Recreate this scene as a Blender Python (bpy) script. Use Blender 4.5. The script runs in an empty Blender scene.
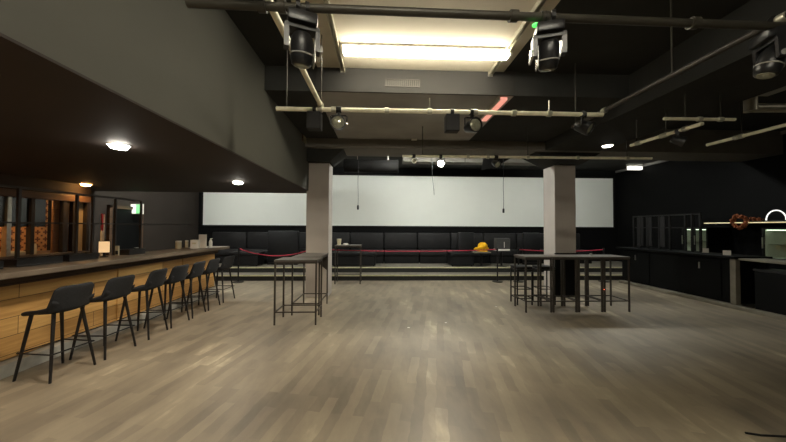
import bpy, bmesh, math, random
from mathutils import Vector, Matrix, Euler
random.seed(7)
PI = math.pi
S = bpy.context.scene
COL = S.collection

# ------------------------------------------------------------------ materials
def lin(c):
    out = []
    for v in c:
        v /= 255.0
        out.append(v / 12.92 if v <= 0.04045 else ((v + 0.055) / 1.055) ** 2.4)
    return (*out, 1.0)

def mat(name, rgb, rough=0.6, metal=0.0, var=0.15, scale=6.0, bump=0.0, spec=0.4):
    m = bpy.data.materials.new(name)
    m.use_nodes = True
    nt = m.node_tree; N = nt.nodes; L = nt.links
    b = N['Principled BSDF']
    b.inputs['Roughness'].default_value = rough
    b.inputs['Metallic'].default_value = metal
    b.inputs['Specular IOR Level'].default_value = spec
    c = lin(rgb)
    tc = N.new('ShaderNodeTexCoord')
    nz = N.new('ShaderNodeTexNoise'); nz.inputs['Scale'].default_value = scale; nz.inputs['Detail'].default_value = 4
    rp = N.new('ShaderNodeValToRGB')
    rp.color_ramp.elements[0].position = 0.3; rp.color_ramp.elements[1].position = 0.7
    rp.color_ramp.elements[0].color = tuple(v * (1 - var) for v in c[:3]) + (1,)
    rp.color_ramp.elements[1].color = tuple(min(1, v * (1 + var)) for v in c[:3]) + (1,)
    L.new(tc.outputs['Object'], nz.inputs['Vector'])
    L.new(nz.outputs['Fac'], rp.inputs['Fac']); L.new(rp.outputs['Color'], b.inputs['Base Color'])
    if bump:
        bp = N.new('ShaderNodeBump'); bp.inputs['Strength'].default_value = bump; bp.inputs['Distance'].default_value = 0.01
        L.new(nz.outputs['Fac'], bp.inputs['Height']); L.new(bp.outputs['Normal'], b.inputs['Normal'])
    return m

def emit(name, rgb, strength):
    m = bpy.data.materials.new(name); m.use_nodes = True
    nt = m.node_tree; b = nt.nodes['Principled BSDF']
    b.inputs['Base Color'].default_value = (0.6, 0.6, 0.6, 1)
    b.inputs['Emission Color'].default_value = (*rgb, 1)
    b.inputs['Emission Strength'].default_value = strength
    return m

def floor_mat():
    m = bpy.data.materials.new('worn_plank_floor'); m.use_nodes = True
    nt = m.node_tree; N = nt.nodes; L = nt.links; b = N['Principled BSDF']
    ANG = math.radians(11)
    tc = N.new('ShaderNodeTexCoord')
    mp = N.new('ShaderNodeMapping'); mp.inputs['Rotation'].default_value = (0, 0, PI / 2 + ANG)
    L.new(tc.outputs['Object'], mp.inputs['Vector'])
    nj = N.new('ShaderNodeTexNoise'); nj.inputs['Scale'].default_value = 5; nj.inputs['Detail'].default_value = 3
    L.new(tc.outputs['Object'], nj.inputs['Vector'])
    jit = N.new('ShaderNodeVectorMath'); jit.operation = 'MULTIPLY_ADD'; jit.inputs[1].default_value = (0.05, 0.05, 0)
    L.new(nj.outputs['Color'], jit.inputs[0]); L.new(mp.outputs['Vector'], jit.inputs[2])
    br = N.new('ShaderNodeTexBrick'); br.inputs['Scale'].default_value = 1.0
    br.inputs['Brick Width'].default_value = 0.62; br.inputs['Row Height'].default_value = 0.1
    br.inputs['Mortar Size'].default_value = 0.0; br.offset = 0.37
    br.inputs['Color1'].default_value = (0, 0, 0, 1); br.inputs['Color2'].default_value = (1, 1, 1, 1)
    L.new(jit.outputs['Vector'], br.inputs['Vector'])
    def noise(scale, sc, detail, rough=0.55):
        g = N.new('ShaderNodeMapping'); g.inputs['Rotation'].default_value = (0, 0, ANG); g.inputs['Scale'].default_value = (*sc, 1)
        L.new(tc.outputs['Object'], g.inputs['Vector'])
        n = N.new('ShaderNodeTexNoise'); n.inputs['Scale'].default_value = scale; n.inputs['Detail'].default_value = detail; n.inputs['Roughness'].default_value = rough
        L.new(g.outputs['Vector'], n.inputs['Vector']); return n.outputs['Fac']
    def madd(a, k, c):
        q = N.new('ShaderNodeMath'); q.operation = 'MULTIPLY_ADD'; q.inputs[1].default_value = k
        L.new(a, q.inputs[0])
        if isinstance(c, float): q.inputs[2].default_value = c
        else: L.new(c, q.inputs[2])
        return q.outputs[0]
    streak = noise(1.1, (3.2, 0.8), 6, 0.6); blot = noise(0.8, (1.2, 0.7), 7, 0.6); big = noise(0.35, (1, 1), 4)
    v = madd(br.outputs['Color'], 0.2, 0.0)
    v = madd(streak, 0.58, v); v = madd(blot, 0.9, v); v = madd(big, 0.4, v)
    rp = N.new('ShaderNodeValToRGB'); e = rp.color_ramp.elements
    mr = N.new('ShaderNodeMapRange'); mr.inputs['From Min'].default_value = 0.78; mr.inputs['From Max'].default_value = 1.34
    L.new(v, mr.inputs['Value'])
    e[0].position = 0.0; e[0].color = lin((100, 91, 79)); e[1].position = 1.0; e[1].color = lin((188, 174, 148))
    x = e.new(0.45); x.color = lin((128, 117, 100)); x = e.new(0.72); x.color = lin((143, 131, 111))
    L.new(mr.outputs['Result'], rp.inputs['Fac']); L.new(rp.outputs['Color'], b.inputs['Base Color'])
    rr = N.new('ShaderNodeMapRange'); rr.inputs['To Min'].default_value = 0.36; rr.inputs['To Max'].default_value = 0.56
    L.new(blot, rr.inputs['Value']); L.new(rr.outputs['Result'], b.inputs['Roughness'])
    b.inputs['Specular IOR Level'].default_value = 0.5
    return m

def wood_mat(name, c1, c2, rough=0.55, plank=0.14, axis='Y', length=2.2):
    """planks running along Y, stacked in Z (object space)"""
    m = bpy.data.materials.new(name); m.use_nodes = True
    nt = m.node_tree; N = nt.nodes; L = nt.links; b = N['Principled BSDF']
    tc = N.new('ShaderNodeTexCoord'); sp = N.new('ShaderNodeSeparateXYZ'); cb = N.new('ShaderNodeCombineXYZ')
    L.new(tc.outputs['Object'], sp.inputs['Vector'])
    L.new(sp.outputs[axis], cb.inputs['X']); L.new(sp.outputs['Z'], cb.inputs['Y'])
    br = N.new('ShaderNodeTexBrick'); br.inputs['Scale'].default_value = 1; br.inputs['Brick Width'].default_value = length
    br.inputs['Row Height'].default_value = plank; br.inputs['Mortar Size'].default_value = 0.003; br.offset = 0.4
    br.inputs['Color1'].default_value = (0, 0, 0, 1); br.inputs['Color2'].default_value = (1, 1, 1, 1); br.inputs['Mortar'].default_value = (0, 0, 0, 1)
    L.new(cb.outputs['Vector'], br.inputs['Vector'])
    ns = N.new('ShaderNodeTexNoise'); ns.inputs['Scale'].default_value = 2; ns.inputs['Detail'].default_value = 6
    mp = N.new('ShaderNodeMapping'); mp.inputs['Scale'].default_value = (1.0, 16, 1)
    L.new(cb.outputs['Vector'], mp.inputs['Vector']); L.new(mp.outputs['Vector'], ns.inputs['Vector'])
    ad = N.new('ShaderNodeMath'); ad.operation = 'MULTIPLY_ADD'; ad.inputs[1].default_value = 0.4
    L.new(br.outputs['Color'], ad.inputs[0])
    a2 = N.new('ShaderNodeMath'); a2.operation = 'MULTIPLY'; a2.inputs[1].default_value = 0.7
    L.new(ns.outputs['Fac'], a2.inputs[0]); L.new(a2.outputs['Value'], ad.inputs[2])
    rp = N.new('ShaderNodeValToRGB'); rp.color_ramp.elements[0].color = lin(c1); rp.color_ramp.elements[1].color = lin(c2)
    rp.color_ramp.elements[0].position = 0.15; rp.color_ramp.elements[1].position = 0.85
    L.new(ad.outputs['Value'], rp.inputs['Fac'])
    mx = N.new('ShaderNodeMix'); mx.data_type = 'RGBA'; mx.inputs['B'].default_value = lin(tuple(v * 0.35 for v in c1))
    L.new(br.outputs['Fac'], mx.inputs['Factor']); L.new(rp.outputs['Color'], mx.inputs['A'])
    L.new(mx.outputs['Result'], b.inputs['Base Color'])
    b.inputs['Roughness'].default_value = rough
    return m

def tile_mat():
    """patterned terracotta tiles: dark crosses and dots on a buff ground (Y,Z plane)"""
    m = bpy.data.materials.new('patterned_tile'); m.use_nodes = True
    nt = m.node_tree; N = nt.nodes; L = nt.links; b = N['Principled BSDF']
    tc = N.new('ShaderNodeTexCoord'); sp = N.new('ShaderNodeSeparateXYZ')
    L.new(tc.outputs['Object'], sp.inputs['Vector'])
    def cell(out, size):
        a = N.new('ShaderNodeMath'); a.operation = 'DIVIDE'; a.inputs[1].default_value = size; L.new(out, a.inputs[0])
        f = N.new('ShaderNodeMath'); f.operation = 'FRACT'; L.new(a.outputs[0], f.inputs[0])
        s = N.new('ShaderNodeMath'); s.operation = 'SUBTRACT'; s.inputs[1].default_value = 0.5; L.new(f.outputs[0], s.inputs[0])
        q = N.new('ShaderNodeMath'); q.operation = 'ABSOLUTE'; L.new(s.outputs[0], q.inputs[0]); return q.outputs[0]
    u = cell(sp.outputs['Y'], 0.14); v = cell(sp.outputs['Z'], 0.14)
    mn = N.new('ShaderNodeMath'); mn.operation = 'MINIMUM'; L.new(u, mn.inputs[0]); L.new(v, mn.inputs[1])
    mxx = N.new('ShaderNodeMath'); mxx.operation = 'MAXIMUM'; L.new(u, mxx.inputs[0]); L.new(v, mxx.inputs[1])
    c1 = N.new('ShaderNodeMath'); c1.operation = 'LESS_THAN'; c1.inputs[1].default_value = 0.1; L.new(mn.outputs[0], c1.inputs[0])
    c2 = N.new('ShaderNodeMath'); c2.operation = 'LESS_THAN'; c2.inputs[1].default_value = 0.33; L.new(mxx.outputs[0], c2.inputs[0])
    c3 = N.new('ShaderNodeMath'); c3.operation = 'MULTIPLY'; L.new(c1.outputs[0], c3.inputs[0]); L.new(c2.outputs[0], c3.inputs[1])
    c4 = N.new('ShaderNodeMath'); c4.operation = 'GREATER_THAN'; c4.inputs[1].default_value = 0.38; L.new(mn.outputs[0], c4.inputs[0])
    c5 = N.new('ShaderNodeMath'); c5.operation = 'MAXIMUM'; L.new(c3.outputs[0], c5.inputs[0]); L.new(c4.outputs[0], c5.inputs[1])
    mx = N.new('ShaderNodeMix'); mx.data_type = 'RGBA'
    mx.inputs['A'].default_value = lin((214, 160, 100)); mx.inputs['B'].default_value = lin((110, 62, 38))
    L.new(c5.outputs[0], mx.inputs['Factor']); L.new(mx.outputs['Result'], b.inputs['Base Color'])
    b.inputs['Roughness'].default_value = 0.5
    return m

M = dict(
    black=mat('black_paint', (24, 23, 22), 0.75, scale=3, spec=.15),
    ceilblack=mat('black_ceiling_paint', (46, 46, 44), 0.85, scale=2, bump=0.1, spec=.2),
    lowceil=mat('bounce_light_grey', (146, 143, 138), 0.8, scale=1.5),  # lightened so the floor's bounce light sits in the colour
    white_ceil=mat('white_ceiling_board', (186, 178, 160), 0.8, var=0.06, scale=1.2),
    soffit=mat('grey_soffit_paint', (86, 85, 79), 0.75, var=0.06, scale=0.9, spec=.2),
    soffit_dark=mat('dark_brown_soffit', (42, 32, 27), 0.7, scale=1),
    column=mat('grey_column_paint', (172, 164, 156), 0.65, var=0.06, scale=2),
    wall_black=mat('black_wall_paint', (12, 12, 12), 0.7, scale=1.2, spec=.12),
    wall_brown=mat('dark_brown_wall', (52, 46, 41), 0.75, scale=1.2, spec=.15),
    screen=mat('white_screen_paint', (232, 234, 226), 0.7, var=0.02, scale=1),
    step=mat('step_carpet_grey', (112, 106, 94), 0.8, scale=12),
    riser=mat('black_riser', (30, 29, 27), 0.7),
    nosing=mat('yellowed_step_nosing', (192, 184, 150), 0.5, scale=14),
    beamface=mat('dimmed_beam_face', (29, 27, 24), 0.8, scale=1.5),  # end face of the lowered ceiling, its weaker light put into the colour
    beam=mat('grey_brown_beam_paint', (104, 100, 92), 0.8, scale=1.5),
    steel=mat('brushed_steel', (190, 188, 178), 0.35, 1.0, scale=20),
    galv=mat('galvanised_pipe', (186, 182, 166), 0.42, 0.7, scale=9),
    darkpipe=mat('black_painted_pipe', (58, 55, 48), 0.45, 0.3, scale=9),
    blackmetal=mat('black_metal', (30, 29, 28), 0.45, 0.4, scale=15),
    tablemetal=mat('brown_black_metal', (62, 56, 50), 0.5, 0.3, scale=15),
    tabletop=mat('dark_laminate_tabletop', (84, 78, 72), 0.4, scale=10),
    fabric=mat('charcoal_stool_fabric', (36, 37, 40), 0.9, scale=60, bump=0.2),
    stool_leg=mat('black_stool_leg', (26, 23, 22), 0.5, 0.1),
    blackvinyl=mat('black_vinyl', (19, 19, 20), 0.5, scale=8, bump=0.1, spec=.25),
    greyvinyl=mat('dark_grey_vinyl', (33, 32, 32), 0.55, scale=8, bump=0.1, spec=.25),
    gantry=mat('dark_bronze_metal', (50, 45, 41), 0.5, 0.2, scale=15),
    palepipe=mat('pale_painted_pipe', (236, 230, 206), 0.45, 0.2, scale=9),
    boxgrey=mat('dark_grey_cabinet', (58, 58, 57), 0.6, scale=8),
    kickmetal=mat('pale_kickplate_metal', (186, 184, 176), 0.4, 0.3, scale=10),
    plastic=mat('black_plastic', (26, 26, 27), 0.35, scale=30),
    silver=mat('silver_plastic', (205, 204, 198), 0.25, 0.6, scale=30),
    lens=mat('clear_lens', (170, 170, 150), 0.08, 0.5, scale=40),
    counter=mat('grey_bar_top', (112, 100, 86), 0.35, scale=5),
    barfront=wood_mat('honey_wood_planks', (158, 112, 58), (226, 182, 112), plank=.2),
    darkwood=wood_mat('dark_wood', (66, 48, 34), (96, 70, 48)),
    warmwood=wood_mat('warm_wood', (100, 68, 40), (150, 106, 62), plank=0.4),
    tile=tile_mat(),
    darkpanel=mat('dark_glass_panel', (30, 33, 38), 0.12, scale=4, spec=0.6),
    beige=mat('beige_panel_paint', (172, 160, 132), 0.6, var=0.06),
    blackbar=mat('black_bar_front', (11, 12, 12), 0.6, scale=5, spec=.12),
    kerb=mat('grey_kerb', (118, 112, 98), 0.6, scale=8),
    red=mat('red_belt_fabric', (180, 54, 72), 0.7, scale=40),
    yellow=mat('yellow_cloth', (236, 178, 20), 0.8, scale=20, bump=0.3),
    whitep=mat('white_card', (228, 224, 214), 0.6, var=0.03, scale=20),
    cream=mat('cream_card', (206, 196, 164), 0.6, var=0.04, scale=20),
    bottle=mat('dark_red_bottle', (54, 20, 18), 0.15, scale=20),
    amber=mat('orange_dried_flowers', (128, 68, 32), 0.8, scale=25, bump=0.5),
    duct=mat('galvanised_duct', (176, 172, 158), 0.4, 0.5, scale=6),
    cable=mat('black_cable', (18, 18, 18), 0.5),
    floor=floor_mat(),
)
glass = bpy.data.materials.new('clear_glass'); glass.use_nodes = True
gn = glass.node_tree; gn.nodes.remove(gn.nodes['Principled BSDF'])
g_t = gn.nodes.new('ShaderNodeBsdfTransparent'); g_t.inputs['Color'].default_value = (0.9, 0.96, 0.92, 1)
g_g = gn.nodes.new('ShaderNodeBsdfGlossy'); g_g.inputs['Roughness'].default_value = 0.05
g_m = gn.nodes.new('ShaderNodeMixShader')
g_m.inputs[0].default_value = 0.06; gn.links.new(g_t.outputs[0], g_m.inputs[1]); gn.links.new(g_g.outputs[0], g_m.inputs[2])
gn.links.new(g_m.outputs[0], gn.nodes['Material Output'].inputs['Surface'])
M['glass'] = glass
TUBE = 30.0
M['tube'] = emit('fluorescent_tube', (1.0, 0.93, 0.74), TUBE)
M['tube_back'] = emit('cool_fluorescent_tube', (0.98, 1.0, 0.94), 72)
M['tube_side'] = emit('dim_fluorescent_tube', (1.0, 0.93, 0.76), 3)
M['tube_rear'] = emit('rear_fluorescent_tube', (1.0, 0.93, 0.76), 66)
M['lamp'] = emit('surface_lamp_glow', (1.0, 0.93, 0.78), 3.5)
M['tube_back_dim'] = emit('dimmed_fluorescent_tube', (0.98, 1.0, 0.94), 34)  # weaker stage tube, turned down to darken the right side
M['pink'] = emit('pink_tube', (1.0, 0.33, 0.24), 0.42)
M['down'] = emit('downlight_glow', (1.0, 0.93, 0.8), 40)
M['warm'] = emit('warm_lamp_glow', (1.0, 0.5, 0.14), 20)
M['spot'] = emit('spot_glow', (1.0, 0.95, 0.8), 22)
M['panel'] = emit('emergency_light_glow', (1.0, 0.97, 0.85), 1.0)
M['green'] = emit('green_led', (0.03, 1.0, 0.08), 1.1)
M['exit_green'] = emit('exit_green_panel', (0.12, 0.75, 0.2), 0.6)
M['exit_white'] = emit('exit_white_panel', (0.85, 0.9, 0.75), 0.9)
M['backwarm'] = emit('added_tile_light', (1.0, 0.62, 0.3), 8)
M['led_red'] = emit('red_indicator', (1.0, 0.12, 0.03), 2.0)
M['till'] = emit('lit_till_screen', (1.0, 0.62, 0.28), 0.4)
M['fridge'] = emit('fridge_interior_glow', (0.78, 0.9, 0.66), 1.4)
M['strip'] = emit('shelf_strip_glow', (0.9, 0.72, 0.3), 0.35)
M['arc'] = emit('white_arc_glow', (0.95, 0.93, 0.85), 0.7)

# ------------------------------------------------------------------ mesh helpers
def nb(): return bmesh.new()

def box(bm, x0, x1, y0, y1, z0, z1, bev=0.0, mtx=None):
    r = bmesh.ops.create_cube(bm, size=1.0)
    vs = r['verts']
    bmesh.ops.scale(bm, vec=(abs(x1 - x0), abs(y1 - y0), abs(z1 - z0)), verts=vs)
    bmesh.ops.translate(bm, vec=((x0 + x1) / 2, (y0 + y1) / 2, (z0 + z1) / 2), verts=vs)
    if bev > 0:
        es = list({e for v in vs for e in v.link_edges})
        rb = bmesh.ops.bevel(bm, geom=es, offset=bev, segments=2, affect='EDGES', profile=0.5)
        vs = list({v for f in rb['faces'] for v in f.verts} | {v for v in vs if v.is_valid})
    if mtx is not None:
        bmesh.ops.transform(bm, matrix=mtx, verts=[v for v in vs if v.is_valid])
    return bm

def frame_dir(d):
    d = Vector(d).normalized()
    up = Vector((0, 0, 1)) if abs(d.z) < 0.95 else Vector((1, 0, 0))
    a = d.cross(up).normalized(); b = d.cross(a).normalized()
    return a, b

def tube(bm, p, q, r0, r1=None, seg=12, cap=True):
    r1 = r0 if r1 is None else r1
    p = Vector(p); q = Vector(q); a, b = frame_dir(q - p)
    A = [bm.verts.new(p + r0 * (math.cos(t) * a + math.sin(t) * b)) for t in [2 * PI * i / seg for i in range(seg)]]
    B = [bm.verts.new(q + r1 * (math.cos(t) * a + math.sin(t) * b)) for t in [2 * PI * i / seg for i in range(seg)]]
    for i in range(seg):
        j = (i + 1) % seg
        bm.faces.new((A[i], A[j], B[j], B[i]))
    if cap: bm.faces.new(A[::-1]); bm.faces.new(B)
    return bm

def path(bm, pts, r, seg=8, closed=False, squash=(1, 1)):
    pts = [Vector(p) for p in pts]; n = len(pts); rings = []
    for i, p in enumerate(pts):
        if closed: d = pts[(i + 1) % n] - pts[i - 1]
        else: d = pts[min(i + 1, n - 1)] - pts[max(i - 1, 0)]
        a, b = frame_dir(d)
        rings.append([bm.verts.new(p + r * (squash[0] * math.cos(t) * a + squash[1] * math.sin(t) * b)) for t in [2 * PI * k / seg for k in range(seg)]])
    m = n if closed else n - 1
    for i in range(m):
        A = rings[i]; B = rings[(i + 1) % n]
        for k in range(seg):
            l = (k + 1) % seg
            bm.faces.new((A[k], A[l], B[l], B[k]))
    if not closed: bm.faces.new(rings[0][::-1]); bm.faces.new(rings[-1])
    return bm

def lathe(bm, prof, seg=20, mtx=None):
    rings = []; new = []
    for r, z in prof:
        ring = [bm.verts.new((max(r, 1e-4) * math.cos(2 * PI * i / seg), max(r, 1e-4) * math.sin(2 * PI * i / seg), z)) for i in range(seg)]
        rings.append(ring); new += ring
    for A, B in zip(rings, rings[1:]):
        for i in range(seg):
            j = (i + 1) % seg
            bm.faces.new((A[i], A[j], B[j], B[i]))
    bm.faces.new(rings[0][::-1]); bm.faces.new(rings[-1])
    if mtx is not None: bmesh.ops.transform(bm, matrix=mtx, verts=new)
    return bm

def prism(bm, poly, axis, a0, a1):
    """extrude a 2-D outline along axis 0/1/2 between a0 and a1"""
    def P(u, v, w):
        return {0: (w, u, v), 1: (u, w, v), 2: (u, v, w)}[axis]
    A = [bm.verts.new(P(u, v, a0)) for u, v in poly]; B = [bm.verts.new(P(u, v, a1)) for u, v in poly]
    n = len(poly)
    for i in range(n):
        j = (i + 1) % n
        bm.faces.new((A[i], A[j], B[j], B[i]))
    bm.faces.new(A[::-1]); bm.faces.new(B)
    return bm

def sheet(bm, fn, nu, nv, thick):
    """a curved slab: fn(u,v)->(point, normal)"""
    F = []; K = []
    for i in range(nu + 1):
        f = []; k = []
        for j in range(nv + 1):
            p, n = fn(i / nu, j / nv); p = Vector(p); n = Vector(n).normalized()
            f.append(bm.verts.new(p + n * thick / 2)); k.append(bm.verts.new(p - n * thick / 2))
        F.append(f); K.append(k)
    for i in range(nu):
        for j in range(nv):
            bm.faces.new((F[i][j], F[i + 1][j], F[i + 1][j + 1], F[i][j + 1]))
            bm.faces.new((K[i][j], K[i][j + 1], K[i + 1][j + 1], K[i + 1][j]))
    for i in range(nu):
        bm.faces.new((F[i][0], K[i][0], K[i + 1][0], F[i + 1][0])); bm.faces.new((F[i][nv], F[i + 1][nv], K[i + 1][nv], K[i][nv]))
    for j in range(nv):
        bm.faces.new((F[0][j], F[0][j + 1], K[0][j + 1], K[0][j])); bm.faces.new((F[nu][j], K[nu][j], K[nu][j + 1], F[nu][j + 1]))
    return bm

def obj(name, bm, m, parent=None, smooth=False, sub=0):
    me = bpy.data.meshes.new(name)
    bmesh.ops.recalc_face_normals(bm, faces=bm.faces[:])
    if smooth:
        for f in bm.faces: f.smooth = True
    bm.to_mesh(me); bm.free()
    me.materials.append(M[m] if isinstance(m, str) else m)
    o = bpy.data.objects.new(name, me); COL.objects.link(o)
    if smooth:
        for e in me.edges: pass
        try: me.set_sharp_from_angle(angle=math.radians(40))
        except Exception: pass
    if sub:
        md = o.modifiers.new('smooth', 'SUBSURF'); md.levels = sub; md.render_levels = sub
    if parent: o.parent = parent
    return o

def thing(name, label, cat, loc=(0, 0, 0), rz=0.0, group=None):
    o = bpy.data.objects.new(name, None); COL.objects.link(o)
    o.location = loc; o.rotation_euler = (0, 0, rz); o.empty_display_size = 0.1
    o['label'] = label; o['category'] = cat
    if group: o['group'] = group
    return o

def tag(o, label, cat, group=None):
    o['label'] = label; o['category'] = cat
    if group: o['group'] = group
    return o

def struct(name, bm, m, label=None, cat=None, parent=None, smooth=False):
    o = obj(name, bm, m, parent, smooth)
    if parent is None:
        o['kind'] = 'structure'
        if label: o['label'] = label; o['category'] = cat or 'wall'
    return o

def dup(root, loc, rz, label, group=None):
    r = root.copy(); COL.objects.link(r); r.location = loc; r.rotation_euler = (0, 0, rz)
    r['label'] = label
    if group: r['group'] = group
    for ch in list(root.children):
        c = ch.copy(); COL.objects.link(c); c.parent = r
        for g in list(ch.children):
            d = g.copy(); COL.objects.link(d); d.parent = c
    return r

def area(name, loc, rot, sx, sy, power, rgb, parent=None, spread=PI):
    l = bpy.data.lights.new(name, 'AREA'); l.shape = 'RECTANGLE'; l.size = sx; l.size_y = sy; l.energy = power; l.color = rgb; l.spread = spread
    o = bpy.data.objects.new(name, l); COL.objects.link(o); o.location = loc; o.rotation_euler = rot
    if parent: o.parent = parent
    return o

def spot(name, loc, target, power, rgb, angle=2.2, blend=0.8, radius=0.05, parent=None):
    l = bpy.data.lights.new(name, 'SPOT'); l.energy = power; l.color = rgb; l.spot_size = angle; l.spot_blend = blend; l.shadow_soft_size = radius
    o = bpy.data.objects.new(name, l); COL.objects.link(o); o.location = loc
    o.rotation_euler = (Vector(target) - Vector(loc)).to_track_quat('-Z', 'Y').to_euler()
    if parent: o.parent = parent
    return o

# ------------------------------------------------------------------ camera
cam = bpy.data.cameras.new('camera'); cam.sensor_width = 36; cam.lens = 300 / 786 * 36; cam.clip_start = 0.05
co = bpy.data.objects.new('camera', cam); COL.objects.link(co)
rot = Matrix.Rotation(math.radians(-2.29), 4, 'Z') @ Matrix.Rotation(math.radians(91.24), 4, 'X') @ Matrix.Rotation(math.radians(0.3), 4, 'Z')
co.matrix_world = Matrix.Translation((0, 0, 1.6)) @ rot
S.camera = co

# ------------------------------------------------------------------ room shell
XL, XR, YF, YB, ZC = -6.85, 9.38, -4.0, 11.55, 3.9
struct('floor', box(nb(), XL - .2, XR + .2, YF - .2, YB + .2, -0.2, 0), 'floor')
struct('wall_back', box(nb(), XL - .2, XR + .2, YB, YB + .2, 0, ZC + .2), 'wall_black')
struct('wall_front', box(nb(), XL - .2, XR + .2, YF - .2, YF, 0, ZC + .2), 'wall_black')
struct('wall_left', box(nb(), XL - .2, XL, YF, YB, 0, ZC + .2), 'wall_brown')
struct('wall_right', box(nb(), XR, XR + .2, YF, YB, 0, ZC + .2), 'wall_black')
struct('ceiling', box(nb(), XL - .2, XR + .2, YF - .2, YB + .2, ZC, ZC + .2), 'ceilblack')
# white boarded bay around the fluorescent light
struct('ceiling_panel', box(nb(), -0.92, 1.78, 1.2, 4.3, ZC - .02, ZC + .01), 'white_ceil')
struct('ceiling_panel_front', box(nb(), -0.92, 1.78, -2.6, 1.15, ZC - .02, ZC + .01), 'white_ceil')
# lowered ceiling behind the bay, cross beam, long beam over the right column
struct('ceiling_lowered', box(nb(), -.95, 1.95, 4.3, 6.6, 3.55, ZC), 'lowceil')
struct('beam_front', box(nb(), -.95, 1.95, 4.27, 4.3, 3.54, ZC), 'beamface')  # thin sheet over the ceiling's end face, carrying the dimmed tone
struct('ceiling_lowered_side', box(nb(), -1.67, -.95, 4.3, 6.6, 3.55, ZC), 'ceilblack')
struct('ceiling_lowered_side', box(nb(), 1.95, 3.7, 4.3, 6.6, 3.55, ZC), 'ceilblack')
struct('beam_cross', box(nb(), -1.67, XR, 6.6, 7.42, 3.36, ZC), 'beam')
struct('beam_long', box(nb(), 3.7, 4.95, YF, 6.6, 3.36, ZC), 'ceilblack')
hb = nb(); prism(hb, [(-1.67, 3.36), (-1.67, 3.08), (-1.15, 3.08), (-0.85, 3.36)], 1, 6.75, 7.42)
struct('beam_haunch', hb, 'ceilblack')
hb = nb(); prism(hb, [(3.55, 3.36), (4.1, 3.1), (4.66, 3.1), (5.1, 3.36)], 1, 6.75, 7.42)
struct('beam_haunch', hb, 'ceilblack')
# soffit over the left bar: grey face, dark underside
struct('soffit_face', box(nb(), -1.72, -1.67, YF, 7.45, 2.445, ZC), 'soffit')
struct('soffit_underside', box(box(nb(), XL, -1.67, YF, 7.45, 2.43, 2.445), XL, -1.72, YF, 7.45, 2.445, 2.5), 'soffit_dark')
struct('column', box(nb(), -1.715, -1.2, 6.95, 7.45, 0, 3.36, 0.01), 'column')
struct('column', box(nb(), 4.12, 4.63, 6.95, 7.45, 0, 3.36, 0.01), 'column')
cp = struct('column_dark_front', box(nb(), 4.1, 4.65, 6.9, 6.95, 0, 1.02, .004), 'blackbar')  # black sheet over the lower front of this column only
# stage: two steps across the back
st = struct('stage_step_lower', box(nb(), XL, XR, 9.08, 9.66, 0, 0.145), 'riser')
struct('stage_tread', box(nb(), XL, XR, 9.08, 9.67, 0.145, 0.16), 'step', parent=st)
struct('stage_nosing', box(nb(), XL, XR, 9.06, 9.11, 0.135, 0.168), 'nosing', parent=st)
st = struct('stage_step_upper', box(nb(), XL, XR, 9.66, YB, 0, 0.305), 'riser')
struct('stage_tread', box(nb(), XL, XR, 9.66, YB, 0.305, 0.32), 'step', parent=st)
struct('stage_nosing', box(nb(), XL, XR, 9.64, 9.69, 0.297, 0.328), 'nosing', parent=st)
struct('trim_1', box(nb(), XR - .06, XR, YF, YB, 3.82, 3.9), 'lowceil')
# door in the left wall beyond the bar
d = struct('door_1', box(nb(), XL, XL + .05, 7.85, 8.75, 0, 2.05, 0.005), 'blackbar')
struct('door_frame', box(box(box(nb(), XL, XL + .08, 7.77, 7.85, 0, 2.13), XL, XL + .08, 8.75, 8.83, 0, 2.13), XL, XL + .08, 7.77, 8.83, 2.05, 2.13), 'darkwood', parent=d)
struct('door_handle', path(nb(), [(XL + .05, 8.65, 1.0), (XL + .1, 8.65, 1.0), (XL + .1, 8.52, 1.0)], .01), 'steel', parent=d)

# ------------------------------------------------------------------ big white screen on the back wall
t = thing('projection_screen', 'long white projection screen band across the black back wall', 'screen', (1.26, YB, 1.66))
obj('screen_surface', box(nb(), -7.93, 7.93, -.03, 0, 0.0, 1.93), 'screen', t)
fb = nb()
box(fb, -7.99, 7.99, -.05, 0, -.06, 0); box(fb, -7.99, 7.99, -.05, 0, 1.93, 1.99)
box(fb, -7.99, -7.93, -.05, 0, -.06, 1.99); box(fb, 7.93, 7.99, -.05, 0, -.06, 1.99)
obj('screen_frame', fb, 'black', t)

# ------------------------------------------------------------------ lights of the room
def fluorescent(name, label, loc, length, matname, power, rgb, spread_to=None):
    t = thing(name, label, 'light', loc)
    obj('housing', box(nb(), -length / 2 - .03, length / 2 + .03, -.075, .075, -.03, 0.0, .006), 'whitep', t)
    obj('diffuser', box(nb(), -length / 2, length / 2, -.06, .06, -.1, -.03, .02), matname, t, True)
    for e in (-1, 1):
        a = e * (length / 2 + .0175); obj('end_cap', box(nb(), a - .0175, a + .0175, -.065, .065, -.1, -.02, .005), 'whitep', t)
    return t
fluorescent('fluorescent_light', 'long bright fluorescent batten on the pale ceiling bay overhead', (0.565, 3.75, 3.88), 2.1, 'tube', 0, None)
fluorescent('fluorescent_light', 'fluorescent batten on the ceiling bay behind the viewpoint', (0.2, -0.9, 3.88), 2.1, 'tube_rear', 0, None)
fluorescent('fluorescent_light', 'short fluorescent batten over the black bar beyond the picture edge', (7.0, 2.4, 3.9), 1.2, 'tube_side', 0, None)
for i, x in enumerate((-4.6, 1.4, 6.6)):
    fluorescent('fluorescent_light', ('cool fluorescent batten over the stage behind the left soffit', 'cool fluorescent batten hidden behind the cross beam over mid stage',
                'cool fluorescent batten over the stage by the black side wall')[i], (x, 7.95, 3.9), 2.4, ('tube_back', 'tube_back', 'tube_back_dim')[i], 0, None)
t = thing('strip_light', 'salmon pink lit strip light on the lowered dark ceiling', 'light', (1.78, 4.8, 3.55))
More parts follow.
